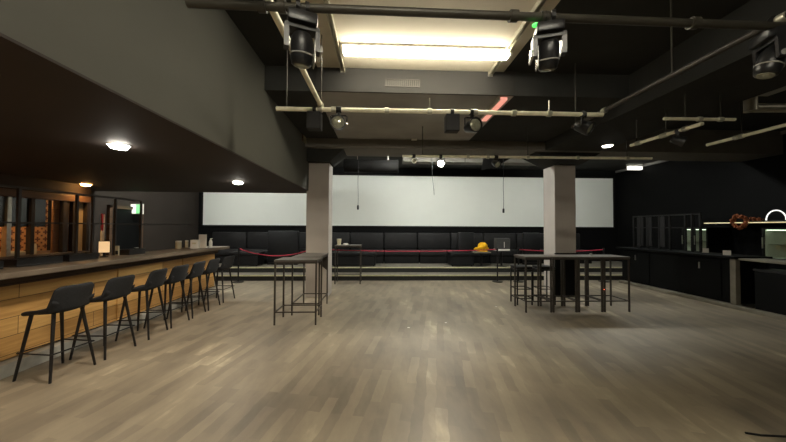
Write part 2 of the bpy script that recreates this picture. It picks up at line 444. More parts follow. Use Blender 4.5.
obj('housing', box(nb(), -.06, -.02, -.45, .45, -.05, 0), 'galv', t)
obj('diffuser', box(nb(), -.02, .09, -.45, .45, -.05, 0, .01), 'pink', t, True)

def downlight(label, loc, glow, power, rgb, r=.085):
    t = thing('downlight', label, 'light', loc)
    obj('bezel', lathe(nb(), [(r + .012, 0), (r + .012, -.006), (r, -.008), (r, 0)], 28), 'whitep', t, True)
    obj('lamp_glass', lathe(nb(), [(r - .005, -.002), (r - .01, -.02), (r * .8, -.034), (r * .4, -.042)], 28), glow, t, True)
    spot('downlight_beam', (0, 0, -.06), (0, 0, -1), power, rgb, 2.6, 0.9, 0.07, t)
    return t
downlight('bright white round downlight in the dark soffit above the near bar stools', (-2.69, 3.17, 2.43), 'down', 58, (1, .88, .7))
downlight('bright white round downlight in the dark soffit near the far end of the bar', (-2.66, 5.67, 2.43), 'down', 58, (1, .88, .7))
downlight('white round downlight in the soffit behind the viewpoint', (-2.69, 0.67, 2.43), 'down', 58, (1, .88, .7))
downlight('orange glowing round downlight in the soffit above the back bar', (-5.85, 6.17, 2.43), 'warm', 16, (1, .5, .16))
downlight('orange round downlight over the back bar outside the picture', (-5.85, 4.3, 2.43), 'warm', 20, (1, .55, .2))

# ------------------------------------------------------------------ left bar
BX0, BX1 = -4.45, -3.74   # counter depth
b = thing('bar_counter', 'long wood fronted bar with grey brown top along the soffit side', 'bar', (-4.1, 4.4, 0))
obj('countertop', box(nb(), BX0 + 4.1, BX1 + 4.1, -3.4, 3.2, 1.06, 1.12, .008), 'counter', b)
obj('front_panel', box(nb(), -.02, .08, -3.35, 3.05, .16, 1.06), 'barfront', b)
obj('end_panel', box(nb(), -.3, -.02, 2.99, 3.05, .0, 1.06), 'darkwood', b)
obj('kickplate', box(nb(), .02, .17, -3.35, 3.02, 0.0, .14, .004), 'kickmetal', b)
obj('dark_strip', box(nb(), .08, .16, -3.35, 3.05, .96, 1.06), 'darkwood', b)  # dark strip standing in for the shadow under the countertop overhang
for y in (-2.6, -1.1, .4, 1.9): obj('batten', box(nb(), .08, .1, y - .04, y + .04, .16, .96), 'barfront', b)

g = thing('bar_gantry', 'black metal gantry of posts and rails standing along the wood fronted bar', 'gantry', (-4.4, 4.4, 1.12))
for y in (-.58, .12, .36, .75, 1.28):
    obj('post', box(nb(), -.015, .015, y - .016, y + .016, 0, .94, .003), 'gantry', g)
obj('rail', box(nb(), -.012, .012, -3.0, 2.6, .505, .525, .003), 'gantry', g)
obj('top_rail', box(nb(), -.015, .015, -3.0, 1.3, .93, .955, .003), 'gantry', g)
for i, (y0, y1) in enumerate(((3.0, 3.5), (3.62, 4.12), (4.2, 4.62), (5.16, 5.5))):
    o = thing('bar_caddy', ('black bar caddy on the bar top at the photograph edge', 'black bar caddy on the bar beside the nearest stool backrest',
        'black bar caddy on the bar behind the second stool', 'black bar caddy on the bar past the lit till screen')[i], 'caddy', (-4.27, (y0 + y1) / 2, 1.12), 0, 'black caddies along the bar')
    w = (y1 - y0) / 2
    bb = nb(); box(bb, -.1, .1, -w, w, 0, .02, .004); box(bb, -.1, -.085, -w, w, .02, .09); box(bb, .085, .1, -w, w, .02, .09)
    box(bb, -.085, .085, -w, -w + .015, .02, .09); box(bb, -.085, .085, w - .015, w, .02, .09)
    obj('tray', bb, 'plastic', o)
    db = nb()
    for k in (-.33, 0, .33): box(db, -.085, .085, k * w * 1.5 - .006, k * w * 1.5 + .006, .02, .08)
    obj('divider', db, 'plastic', o)

t = thing('till_screen', 'small lit amber till screen standing on the bar', 'screen', (-4.28, 4.93, 1.12), math.radians(20))
t.location = (-4.28, 4.83, 1.12)
obj('stand', lathe(nb(), [(.05, 0), (.05, .012), (.015, .02), (.015, .07)], 16), 'plastic', t)
obj('casing', box(nb(), -.075, .075, 0, .02, .06, .25, .004), 'plastic', t)
obj('display', box(nb(), -.066, .066, -.004, .002, .07, .24), 'till', t)
t = thing('card_reader', 'thin pale card reader upright on the bar beside the till screen', 'card reader', (-4.28, 5.06, 1.12), .3)
obj('body', box(nb(), -.025, .025, -.015, .015, 0, .16, .006), 'cream', t)
obj('keypad', box(nb(), -.018, .018, -.018, -.014, .02, .08), 'plastic', t)

# objects on the far end of the bar
def canister(label, x, y, h, r, z=1.12):
    t = thing('canister', label, 'canister', (x, y, z))
    obj('body', lathe(nb(), [(r * .95, 0), (r, .01), (r, h * .8), (r * .9, h * .84)], 18), 'cream', t, True)
    obj('lid', lathe(nb(), [(r * 1.03, h * .82), (r * 1.03, h * .97), (r * .8, h)], 18), 'whitep', t, True)
canister('wide cream canister on the far end of the bar', -4.36, 6.66, .17, .055)
canister('slim cream canister next to the wide one on the bar', -4.34, 6.9, .17, .03)
def bottle(name, label, x, y, m, capm, spray=False, s=1.0):
    t = thing(name, label, 'bottle', (x, y, 1.12))
    obj('body', lathe(nb(), [(.028 * s, 0), (.032 * s, .01), (.032 * s, .11 * s), (.024 * s, .14 * s), (.012 * s, .155 * s), (.012 * s, .175 * s)], 18), m, t, True)
    if spray:
        sb = nb(); box(sb, -.012, .014, -.012, .012, .175, .21, .004); box(sb, .014, .04, -.007, .007, .195, .21, .002)
        box(sb, .012, .018, -.005, .005, .15, .195)
        obj('trigger_head', sb, capm, t)
    else:
        obj('cap', lathe(nb(), [(.014 * s, .17 * s), (.014 * s, .2 * s)], 14), capm, t, True)
bottle('sauce_bottle', 'dark red sauce bottle standing between canisters and white box on bar', -4.24, 7.06, 'bottle', 'plastic')
t = thing('napkin_box', 'low white napkin box on the bar beside the tall menu stand', 'box', (-4.02, 6.68, 1.12), .15)
obj('box_body', box(nb(), -.075, .075, -.06, .06, 0, .19, .006), 'whitep', t)
obj('slot', box(nb(), -.04, .04, -.062, -.059, .1, .13), 'cream', t)
t = thing('menu_stand', 'tall white menu stand on the bar between napkin box and spray bottle', 'menu stand', (-4.02, 6.95, 1.12), .1)
obj('card', box(nb(), -.08, .08, -.012, .012, .012, .3, .004), 'whitep', t)
obj('foot', box(nb(), -.085, .085, -.04, .04, 0, .014, .003), 'whitep', t)
bottle('spray_bottle', 'white trigger spray bottle at the very end of the bar', -3.9, 7.05, 'whitep', 'whitep', True, 1.15)

# back bar behind it: counter, framed openings, patterned tile wall
struct('wall_tiled', box(nb(), XL, XL + .05, 1.0, 6.4, 1.0, 2.43), 'tile')
bc = thing('back_counter', 'dark back counter under the framed openings behind the bar', 'counter', (-6.35, 4.2, 0))
obj('cabinet', box(nb(), -.42, .3, -3.0, 2.3, 0, 1.05), 'darkwood', bc)
obj('countertop', box(nb(), -.44, .33, -3.02, 2.32, 1.05, 1.1, .005), 'counter', bc)
p = thing('back_bar_shelving', 'tall wooden frame with dark upper panels behind the bar', 'shelving', (-6.05, 4.35, 1.1))
obj('lamp_strip', box(nb(), -.22, -.17, -2.4, 1.75, .985, 1.03), 'backwarm', p)  # added strip, tucked behind the top rail to brighten the tile wall
obj('added_lamp_bracket', box(nb(), -.24, -.08, -2.4, 1.75, 1.03, 1.05), 'darkwood', p)
obj('top_rail', box(nb(), -.08, .06, -3.0, 2.09, .97, 1.09, .006), 'darkwood', p)
for y0, y1, m in ((.72, .78, 'steel'), (1.05, 1.11, 'gantry'), (1.57, 1.67, 'gantry'), (1.75, 1.8, 'gantry'), (2.02, 2.09, 'gantry'), (.2, .26, 'gantry'), (-.3, -.24, 'gantry')):
    obj('post', box(nb(), -.04, .04, y0, y1, 0, .98, .004), m, p)
for y0, y1 in ((.26, .72), (.78, 1.05), (1.11, 1.31)):
    obj('upper_panel', box(nb(), -.02, .0, y0, y1, .48, .98), 'darkpanel', p)
for y0, y1 in ((1.46, 1.57), (1.67, 1.75)):
    obj('wood_panel', box(nb(), -.06, -.03, y0, y1, 0, .98), 'warmwood', p)
obj('dark_strip', box(nb(), -.05, .05, -3.0, 2.09, 1.09, 1.33), 'soffit_dark', p)
obj('beige_panel', box(nb(), -.06, -.03, 1.8, 2.02, 0, .98), 'beige', p)
t = tag(obj('serving_tray', box(nb(), -.12, .12, -.18, .18, 0, .06, .01), 'cream'), 'pale serving tray on the back counter below the dark panel', 'tray')
t.location = (-6.2, 5.3, 1.1)
t = thing('jar', 'pale jar with lid on the back counter behind the bar', 'jar', (-6.22, 5.62, 1.1))
obj('body', lathe(nb(), [(.05, 0), (.055, .02), (.055, .15), (.04, .18)], 18), 'cream', t, True)
obj('lid', lathe(nb(), [(.045, .18), (.045, .205), (.02, .21)], 18), 'warmwood', t, True)
t = thing('poster_roll', 'red and white upright banner behind the bar past the frame', 'banner', (-6.0, 6.72, 0))
obj('banner_sheet', box(nb(), -.01, .01, -.035, .035, .9, 1.85), 'whitep', t)
obj('red_stripe', box(nb(), -.012, .012, -.035, .005, 1.5, 1.86), 'red', t)
obj('stand_foot', box(nb(), -.1, .1, -.06, .06, 0, .03), 'blackmetal', t)
obj('stand_pole', tube(nb(), (-.02, 0, .03), (-.02, 0, 1.86), .01), 'blackmetal', t)
t = thing('exit_sign', 'small lit green and white exit sign on the side wall above the door', 'sign', (XL + .02, 8.5, 2.07))
obj('casing', box(nb(), -.02, .3, -.03, .03, -.14, .14, .006), 'whitep', t)
obj('white_face', box(nb(), .0, .13, -.034, -.03, -.12, .12), 'exit_white', t)
obj('green_face', box(nb(), .13, .28, -.034, -.03, -.12, .12), 'exit_green', t)

# ------------------------------------------------------------------ bar stools
def make_stool():
    t = thing('bar_stool', '', 'stool', (0, 0, 0), 0, 'charcoal stools along the wood bar')
    # facing -X; seat pan
    def seat(u, v):
        x = -.2 + .41 * u; y = (v - .5) * .42 * (1 - .12 * (1 - u) ** 2)
        z = .685 + .05 * (abs(v - .5) * 2) ** 3 * (.3 + .7 * u) - .025 * math.sin(PI * u) + (.02 - .05 * (1 - u) ** 4)
        if u > .8: z += .5 * (u - .8) ** 2 * 4
        return (x, y, z), (0, 0, 1)
    obj('seat', sheet(nb(), seat, 10, 10, .045), 'fabric', t, True, 1)
    def back(u, v):
        a = (v - .5) * 2
        h = u * (.27 - .035 * abs(a) ** 8)
        x = .2 + .06 * u - .07 * a * a * (1 - .3 * u)
        return (x, a * (.205 - .02 * u), .70 + h), (1, -.25 * a, -.2)
    obj('backrest', sheet(nb(), back, 8, 12, .04), 'fabric', t, True, 1)
    for sx in (-1, 1):
        for sy in (-1, 1):
            obj('leg', tube(nb(), (sx * .13, sy * .13, .68), (sx * .21 + .01, sy * .21, 0), .018, .012, 10), 'stool_leg', t, True)
    r = .2
    obj('footrest', path(nb(), [(-r + .01, -r, .28), (r + .01, -r, .28), (r + .01, r, .28), (-r + .01, r, .28)], .008, 8, True), 'stool_leg', t)
    return t
sl = ['nearest charcoal bar stool with its backrest turned to the room', 'second charcoal bar stool from the viewpoint along the bar', 'third charcoal bar stool along the wood fronted bar',
      'fourth and middle charcoal stool of the row of seven', 'third charcoal stool from the far end of the bar', 'second charcoal stool from the far end of the bar', 'last charcoal stool beside the far end of the bar']
s0 = make_stool()
for i, (y, rz) in enumerate(((3.45, -.14), (3.97, -.05), (4.58, .08), (5.09, -.03), (5.58, .05), (6.08, .02), (6.68, -.08))):
    loc = (-3.53 if i == 0 else -3.49, y, 0)
    if i == 0: s0.location = loc; s0.rotation_euler.z = rz; s0['label'] = sl[0]
    else: dup(s0, loc, rz, sl[i])

# ------------------------------------------------------------------ high tables
def high_table(label, x0, x1, y0, y1, h=1.06, brace=False, group=None, leg=.013, rz=.21, name='high_table'):
    t = thing(name, label, 'table', ((x0 + x1) / 2, (y0 + y1) / 2, 0), 0, group)
    w = (x1 - x0) / 2; d = (y1 - y0) / 2
    obj('tabletop', box(nb(), -w, w, -d, d, h - .03, h, .004), 'tabletop', t)
    obj('apron', box(box(box(box(nb(), -w + .01, w - .01, -d + .01, -d + .03, h - .06, h - .03), -w + .01, w - .01, d - .03, d - .01, h - .06, h - .03), -w + .01, -w + .03, -d + .03, d - .03, h - .06, h - .03), w - .03, w - .01, -d + .03, d - .03, h - .06, h - .03), 'tablemetal', t)
    for sx in (-1, 1):
        for sy in (-1, 1):
            cx = sx * (w - leg - .005); cy = sy * (d - leg - .005)
            obj('leg', box(nb(), cx - leg, cx + leg, cy - leg, cy + leg, 0, h - .03, .002), 'tablemetal', t)
    a = w - leg - .005; c = d - leg - .005
    rb = nb(); q = .009
    box(rb, -a, a, -c - q, -c + q, rz - q, rz + q); box(rb, -a, a, c - q, c + q, rz - q, rz + q)
    box(rb, -a - q, -a + q, -c, c, rz - q, rz + q); box(rb, a - q, a + q, -c, c, rz - q, rz + q)
    obj('foot_rail', rb, 'tablemetal', t)
    if brace:
        bb = nb(); prism(bb, [(-w + .14, h - .06), (w - .03, h - .06), (w - .03, h - .36)], 1, d - .03, d - .015)
        obj('corner_brace', bb, 'tablemetal', t)
    return t
high_table('high metal frame table nearest the grey column by the bar side', -1.74, -1.04, 4.97, 5.45, group='high poseur tables')
high_table('high metal frame table pushed between the nearer table and the grey column', -1.62, -1.1, 5.52, 6.38, brace=True, group='high poseur tables')
gl = 'row of narrow high tables around the far column'
high_table('narrow high table at the bar side end of the row by the black column base', 2.74, 3.26, 5.6, 6.1, group=gl)
high_table('narrow high table second in the row, directly in front of the column', 3.27, 3.76, 5.6, 6.1, group=gl, leg=.016)
high_table('narrow high table third in the row, just past the column', 3.77, 4.27, 5.6, 6.1, group=gl, leg=.016)
high_table('narrow high table at the end of the row nearest the black bar', 4.28, 4.8, 5.6, 6.1, group=gl)
high_table('high black table on thin legs in front of the stage steps', -1.3, -.56, 8.5, 8.98, h=1.09, group='high poseur tables')
# small things on tables
t = thing('paper_cup', 'cream paper cup on the high table before the steps', 'cup', (-1.2, 8.7, 1.09))
obj('cup_wall', lathe(nb(), [(.05, 0), (.065, .17), (.06, .172)], 20), 'cream', t, True)
obj('rim', path(nb(), [(.065 * math.cos(a), .065 * math.sin(a), .172) for a in [2 * PI * k / 20 for k in range(20)]], .004, 6, True), 'whitep', t, True)
o = tag(obj('folded_napkin', box(box(nb(), -.08, .08, -.06, .06, 0, .03, .008), -.07, .06, -.05, .05, .03, .05, .008), 'whitep'), 'folded white napkin lying beside the cream cup', 'napkin')
o.location = (-1.0, 8.68, 1.09); o.rotation_euler.z = .3
t = thing('tea_light', 'tiny tea light holder on the third narrow table past the column', 'candle', (4.31, 5.82, 1.06))
t.location = (4.2, 5.85, 1.06)
obj('holder', lathe(nb(), [(.02, 0), (.024, .005), (.024, .04), (.02, .04), (.018, .01)], 16), 'silver', t, True)
obj('candle', lathe(nb(), [(.016, .01), (.016, .025)], 12), 'led_red', t)
t = thing('indicator_light', 'small glowing red indicator clipped on a table leg', 'light', (4.262, 5.588, .44))
obj('clip', box(nb(), -.014, .014, 0, .012, -.022, .022, .002), 'plastic', t)
obj('led', lathe(nb(), [(.008, 0), (.008, .005), (.004, .008)], 10, Matrix.Rotation(PI / 2, 4, 'X')), 'led_red', t)

def make_low_stool():
    t = thing('backless_stool', '', 'stool', (0, 0, 0), 0, 'backless stools tucked at the row of high tables')
    obj('seat_cushion', box(nb(), -.17, .17, -.17, .17, .74, .8, .02), 'greyvinyl', t, True)
    obj('seat_frame', box(nb(), -.165, .165, -.165, .165, .71, .74), 'blackmetal', t)
    for sx in (-1, 1):
        for sy in (-1, 1):
            obj('leg', box(nb(), sx * .155 - .011, sx * .155 + .011, sy * .155 - .011, sy * .155 + .011, 0, .71), 'blackmetal', t)
    for z in (.14, .33):
        rb = nb()
        for s in (-1, 1):
            box(rb, -.155, .155, s * .155 - .008, s * .155 + .008, z - .008, z + .008); box(rb, s * .155 - .008, s * .155 + .008, -.155, .155, z - .008, z + .008)
        obj('rung', rb, 'blackmetal', t)
    return t
k0 = make_low_stool(); k0.location = (3.0, 6.32, 0); k0['label'] = 'backless black stool behind the end table of the row, farther from the column'
dup(k0, (3.49, 6.32, 0), 0, 'backless black stool tucked right beside the dark column base')

# ------------------------------------------------------------------ stage furniture
bl = ['against the bar-side end of the back wall', 'second from the bar-side end, under the screen', 'left of the tall booth panel, under the screen', 'behind the bar-side column, under the screen',
      'just right of the bar-side column, under the screen', 'left of the centre of the back wall', 'at the centre of the back wall', 'right of the centre of the back wall', 'behind the yellow cloth, under the screen',
      'behind the far column, under the screen', 'nearest the black bar end of the back wall']
def make_bench():
    t = thing('banquette', '', 'sofa', (0, 0, 0), 0, 'black banquettes along the back wall')
    obj('base', box(nb(), -.61, .61, -.5, .28, 0, .28), 'black', t)
    obj('seat', box(nb(), -.62, .62, -.55, .2, .28, .48, .035), 'greyvinyl', t, True)
    obj('backrest', box(nb(), -.62, .62, .12, .3, .48, 1.08, .035), 'greyvinyl', t, True)
    return t
b0 = make_bench()
for i in range(11):
    x = -5.6 + 1.27 * i; loc = (x, 11.2, .32)
    lab = 'black padded banquette ' + bl[i]
    if i == 0: b0.location = loc; b0['label'] = lab
    else: dup(b0, loc, 0, lab)
def block_bench(label, x0, x1, y0, y1, z1=.46):
    t = thing('ottoman', label, 'ottoman', ((x0 + x1) / 2, (y0 + y1) / 2, .32), 0, 'black block seats at the stage front')
    w = (x1 - x0) / 2; d = (y1 - y0) / 2
    obj('seat_pad', box(nb(), -w, w, -d, d, z1 - .12, z1, .03), 'blackvinyl', t, True)
    obj('base', box(nb(), -w + .02, w - .02, -d + .02, d - .02, .04, z1 - .12), 'blackvinyl', t)
    for sx in (-1, 1):
        for sy in (-1, 1): obj('foot', lathe(nb(), [(.02, 0), (.025, .04)], 10, Matrix.Translation((sx * (w - .08), sy * (d - .08), 0))), 'blackmetal', t)
block_bench('black block seat on the stage behind the thin legged table', -1.6, -.15, 9.8, 10.45)
block_bench('black block seat on the stage beside the yellow cloth', 2.3, 3.1, 9.8, 10.45)
block_bench('black block seat on the stage near the bar end post', -4.9, -3.95, 9.85, 10.45)
def booth(label, x0, x1, y, h):
    t = thing('booth_divider', label, 'divider', ((x0 + x1) / 2, y, .32), 0, 'tall dividers on the stage')
    w = (x1 - x0) / 2
    obj('panel', box(nb(), -w, w, -.06, .06, .06, h, .03), 'blackvinyl', t, True)
    obj('plinth', box(nb(), -w + .02, w - .02, -.09, .09, 0, .06), 'black', t)
booth('tall black padded divider on the stage between bar and column', -3.85, -2.8, 10.4, 1.15)
booth('tall black padded divider on the stage beside the yellow cloth', 2.72, 3.3, 10.55, 1.12)
booth('tall black padded divider on the stage hidden mostly by the far column', 5.0, 5.6, 10.4, 1.12)

t = thing('pedestal_table', 'small black pedestal table with grey top holding the yellow cloth', 'table', (3.36, 9.95, .32), 0, 'pedestal tables on stage')
obj('tabletop', box(nb(), -.27, .27, -.2, .2, .45, .49, .006), 'kerb', t)
obj('stem', tube(nb(), (0, 0, .02), (0, 0, .45), .035, .03, 14), 'blackmetal', t, True)
obj('base_plate', lathe(nb(), [(.19, 0), (.19, .012), (.04, .025)], 24), 'blackmetal', t, True)
# crumpled cloth
cb = nb(); bmesh.ops.create_icosphere(cb, subdivisions=4, radius=1)
rr = random.Random(3)
lob = [(Vector((rr.uniform(-1, 1), rr.uniform(-1, 1), rr.uniform(-.2, 1))).normalized(), rr.uniform(.15, .4)) for _ in range(16)]
for v in cb.verts:
    n = v.co.normalized(); k = .6
    for dd, a in lob: k += 1.5 * a * (max(0, n.dot(dd) - .8) / .2) ** 1.3
    k += .2 * math.sin(7 * n.x + 1) * (1 if n.z > 0 else 0)
    k -= .12 * math.sin(9 * n.x + 5 * n.z) * math.sin(8 * n.y)
    v.co = Vector((n.x * k * .22, n.y * k * .15, max(-.02, n.z * k * .15)))
bmesh.ops.translate(cb, vec=(0, 0, .02), verts=cb.verts[:])
o = tag(obj('crumpled_cloth', cb, 'yellow', None, True), 'crumpled bright yellow cloth on the small pedestal table', 'cloth')
o.location = (3.36, 9.93, .82); o.scale = (1.0, 1, 1)
t = thing('pedestal_table', 'small black pedestal table holding the white tray and black box', 'table', (4.05, 9.95, .32), 0, 'pedestal tables on stage')
obj('tabletop', box(nb(), -.27, .27, -.2, .2, .5, .53, .006), 'plastic', t)
obj('stem', tube(nb(), (0, 0, .02), (0, 0, .5), .035, .03, 14), 'blackmetal', t, True)
obj('base_plate', lathe(nb(), [(.19, 0), (.19, .012), (.04, .025)], 24), 'blackmetal', t, True)
o = tag(obj('white_tray', box(nb(), -.22, .22, -.16, .16, 0, .05, .008), 'whitep'), 'flat white tray under the black box on stage', 'tray')
o.location = (4.05, 9.93, .85)
t = thing('speaker_box', 'square black box with a thin white vertical line on the white tray', 'speaker', (4.07, 9.95, .9))
obj('cabinet', box(nb(), -.23, .23, -.12, .12, 0, .36, .01), 'boxgrey', t)
obj('white_line', box(nb(), .02, .035, -.126, -.12, .05, .24), 'whitep', t)

# rope barrier
posts = []
for i, (x, lab) in enumerate(((-4.1, 'slim black rope post in front of the steps near the bar'), (-1.98, 'slim black rope post behind the bar-side column'),
                              (3.48, 'slim black rope post on the floor beside the yellow cloth'), (4.12, 'slim black rope post behind the row of narrow high tables'), (6.75, 'slim black rope post near the black bar'))):
    t = thing('rope_post', lab, 'post', (x, 8.85, 0), 0, 'slim black rope posts before the stage')
    obj('base', lathe(nb(), [(.15, 0), (.15, .015), (.03, .03)], 24), 'blackmetal', t, True)
    obj('pole', tube(nb(), (0, 0, .02), (0, 0, .98), .02, .02, 12), 'blackmetal', t, True)
    obj('head', lathe(nb(), [(.026, .93), (.028, .95), (.028, 1.0), (.02, 1.01)], 16), 'blackmetal', t, True)
def rope(label, x0, x1, sag, z0=.96, z1=.96):
    n = 24; pts = []
    for k in range(n + 1):
        u = k / n; pts.append((x0 + (x1 - x0) * u, 8.85, z0 + (z1 - z0) * u - sag * 4 * u * (1 - u)))
    tag(obj('barrier_rope', path(nb(), pts, .013, 8), 'red', None, True), label, 'rope', 'red barrier ropes before the stage')
rope('red barrier rope sagging between the bar side post and the column', -4.07, -2.01, .2)
rope('long red barrier rope running almost level across the middle of the stage', -1.95, 3.45, .06)
rope('red barrier rope passing behind the far column', 4.15, 6.72, .05)

# ------------------------------------------------------------------ right bar
b = thing('black_bar', 'long black bar counter with a grey kerb along the side wall', 'bar', (7.2, 7.25, 0))
obj('body', box(nb(), 0, .55, -1.4, 1.45, .08, 1.0), 'blackbar', b)
obj('countertop', box(nb(), -.12, .7, -1.5, 1.55, 1.0, 1.05, .006), 'blackbar', b)
struct('trim_2', box(nb(), 7.08, 7.2, 4.0, 8.7, 0, .075, .01), 'kerb')
for y in (.95, -.75):
    dr = obj('door', box(nb(), -.02, 0, y - .42, y + .42, .14, .95, .004), 'blackbar', b)
    obj('handle', box(nb(), -.04, -.02, y - .012, y + .012, .72, .86, .003), 'steel', dr)
obj('end_post', box(nb(), -.06, .04, -1.47, -1.37, 0, 1.0, .004), 'kerb', b)
fl = thing('counter_flap', 'raised height grey counter flap past the end post of the black bar', 'counter flap', (7.2, 5.0, 0))
obj('flap_board', box(nb(), -.05, .5, -1.0, .74, .98, 1.02, .005), 'kerb', fl)
obj('flap_post', box(nb(), .42, .5, -.95, -.87, 0, .98), 'blackmetal', fl)
obj('flap_post', box(nb(), .42, .5, .66, .74, 0, .98), 'blackmetal', fl)
t = thing('storage_bin', 'dark storage bin in the gap under the counter flap', 'bin', (7.4, 5.25, 0))
obj('bin_body', box(nb(), -.2, .2, -.28, .28, 0, .8, .02), 'blackbar', t)
obj('bin_lid', box(nb(), -.21, .21, -.29, .29, .8, .84, .01), 'plastic', t)
g = thing('bar_gantry', 'black metal gantry of posts standing on the black side bar', 'gantry', (7.55, 7.25, 1.05))
for y in (1.42, 1.2, .95, .6, .3, -.1, -.26, -.45):
    obj('post', box(nb(), -.02, .02, y - .02, y + .02, 0, .9, .003), 'blackmetal', g)
obj('rail', box(nb(), -.02, .02, -.47, 1.44, .57, .6), 'blackmetal', g)
obj('top_rail', box(nb(), -.02, .02, -.47, 1.44, .9, .93), 'blackmetal', g)
for y0, y1 in ((1.3, 1.1), (1.0, .82), (.62, .44)):
    obj('hanging_panel', box(nb(), -.01, .01, y1, y0, .06, .88), 'greyvinyl', g)
w = thing('back_bar_cabinet', 'black back bar cabinet along the side wall behind the black bar', 'cabinet', (9.0, 7.3, 0))
obj('carcass', box(nb(), -.32, .36, -3.4, 1.9, 0, .88), 'blackbar', w)
obj('worktop', box(nb(), -.36, .37, -3.42, 1.92, .88, .92, .004), 'blackbar', w)
def fridge(label, y0, y1, n):
    t = thing('bottle_fridge', label, 'fridge', (9.0, (y0 + y1) / 2, .92), 0, 'lit bottle fridges behind the black bar')
    h = (y1 - y0) / 2
    cb = nb(); box(cb, .27, .33, -h, h, 0, .72); box(cb, -.28, .27, -h, -h + .03, 0, .72); box(cb, -.28, .27, h - .03, h, 0, .72); box(cb, -.28, .27, -h + .03, h - .03, 0, .04); box(cb, -.28, .27, -h + .03, h - .03, .68, .72)
    obj('carcass', cb, 'blackbar', t)
    lb = nb(); box(lb, .24, .265, -h + .035, h - .035, .045, .675); box(lb, -.27, .24, h - .045, h - .032, .045, .675); box(lb, -.27, .24, -h + .032, -h + .045, .045, .675); box(lb, -.27, .24, -h + .045, h - .045, .042, .05)
    obj('inner_liner', lb, 'whitep', t)
    obj('lamp_strip', box(nb(), -.262, -.235, -h + .06, h - .06, .655, .675), 'fridge', t)
    obj('wire_shelf', box(nb(), -.2, .24, -h + .035, h - .035, .34, .35), 'steel', t)
    wd = (2 * h) / n
    for k in range(n):
        a = -h + wd * k
        fb = nb(); q = .03
        box(fb, -.31, -.285, a, a + q, 0, .72); box(fb, -.31, -.285, a + wd - q, a + wd, 0, .72)
        box(fb, -.31, -.285, a + q, a + wd - q, 0, q); box(fb, -.31, -.285, a + q, a + wd - q, .72 - q, .72)
        dr = obj('door', fb, 'blackmetal', t)
        obj('glass', box(nb(), -.3, -.294, a + q, a + wd - q, q, .72 - q), 'glass', dr)
        obj('handle', box(nb(), -.33, -.31, a + wd - .03, a + wd - .015, .25, .5), 'steel', dr)
fridge('lit bottle fridge seen through the gantry posts on the black bar', 7.66, 8.34, 2)
fridge('lit bottle fridge at the picture edge past the orange wreath', 5.3, 6.52, 2)
t = thing('wall_shelf', 'dark shelf with faint yellow lit edge above the bottle fridges', 'shelf', (8.95, 7.0, 1.74))
obj('shelf_board', box(nb(), -.27, .4, -1.9, .72, 0, .035), 'blackbar', t)
obj('light_strip', box(nb(), -.28, -.27, -1.9, .72, .008, .03), 'strip', t)
wr = thing('wreath', 'round orange dried flower wreath hanging over the shelf edge', 'wreath', (8.62, 6.9, 1.58))
wb = nb(); rr = random.Random(5)
for k in range(60):
    a = 2 * PI * k / 60; r = .14 + rr.uniform(-.025, .025)
    bmesh.ops.create_icosphere(wb, subdivisions=1, radius=rr.uniform(.022, .042), matrix=Matrix.Translation((rr.uniform(-.03, .03) + .02, r * math.cos(a), .2 + r * math.sin(a))))
obj('flowers', wb, 'amber', wr)
obj('hoop', path(nb(), [(.02, .14 * math.cos(2 * PI * k / 28), .2 + .14 * math.sin(2 * PI * k / 28)) for k in range(28)], .012, 6, True), 'darkwood', wr)
t = thing('flower_bunch', 'small orange dried flower bunch on the shelf beside the white arc lamp', 'flowers', (8.78, 6.68, 1.775))
fb2 = nb()
for k in range(26): bmesh.ops.create_icosphere(fb2, subdivisions=1, radius=rr.uniform(.015, .03), matrix=Matrix.Translation((rr.uniform(-.05, .05), rr.uniform(-.1, .1), .04 + rr.uniform(-.01, .06))))
obj('blossoms', fb2, 'amber', t)
obj('stems', tube(nb(), (0, -.12, .012), (0, .12, .012), .01), 'darkwood', t)
t = thing('arc_lamp', 'thin white arched lamp on the shelf at the picture edge', 'lamp', (8.72, 6.28, 1.775))
obj('glowing_arc', path(nb(), [(0,   .17 * math.cos(PI * k / 20), .03 + .22 * math.sin(PI * k / 20)) for k in range(21)], .012, 8), 'arc', t, True)
obj('base', box(nb(), -.05, .05, -.2, .2, 0, .03, .006), 'blackmetal', t)
for i, (x, y, lab) in enumerate(((7.6, 6.75, 'small white card standing on the black bar counter inside'), (7.35, 6.1, 'small white card at the front corner of the black bar counter'))):
    t = thing('table_card', lab, 'card', (x, y, 1.05), -.85)
    obj('card_face', box(nb(), -.06, .06, -.004, .004, .006, .1), 'whitep', t)
    obj('card_foot', box(nb(), -.055, .055, -.02, .02, 0, .008), 'whitep', t)

# ------------------------------------------------------------------ pipe grid and fixtures overhead
def pipe(label, p, q, m, r=.026, hangers=(), clamps=(), clampm='galv'):
    t = thing('lighting_pipe', label, 'pipe', (0, 0, 0), 0, 'overhead lighting pipe grid')
    p = Vector(p); q = Vector(q); c = (p + q) / 2; t.location = c
    obj('tube', tube(nb(), p - c, q - c, r, r, 16), m, t, True)
    dirv = (q - p).normalized()
    for u, zt in hangers:
        a = p.lerp(q, u) - c
        obj('hanger', tube(nb(), a + Vector((0, 0, r)), (a.x, a.y, zt - c.z), .007, .007, 8), 'galv' if zt < 3.3 else 'darkpipe', t)
    for u in clamps:
        a = p.lerp(q, u) - c
        obj('clamp', tube(nb(), a - dirv * .025, a + dirv * .025, r + .011, r + .011, 14), clampm, t, True)
    return t
pipe('dark near pipe crossing overhead at the picture top', (-1.2, 1.87, 2.975), (2.9, 1.9, 2.975), 'darkpipe', .026, ((.1, 3.9), (.97, 3.36)), (.11, .14, .5, .55, .8), 'darkpipe')
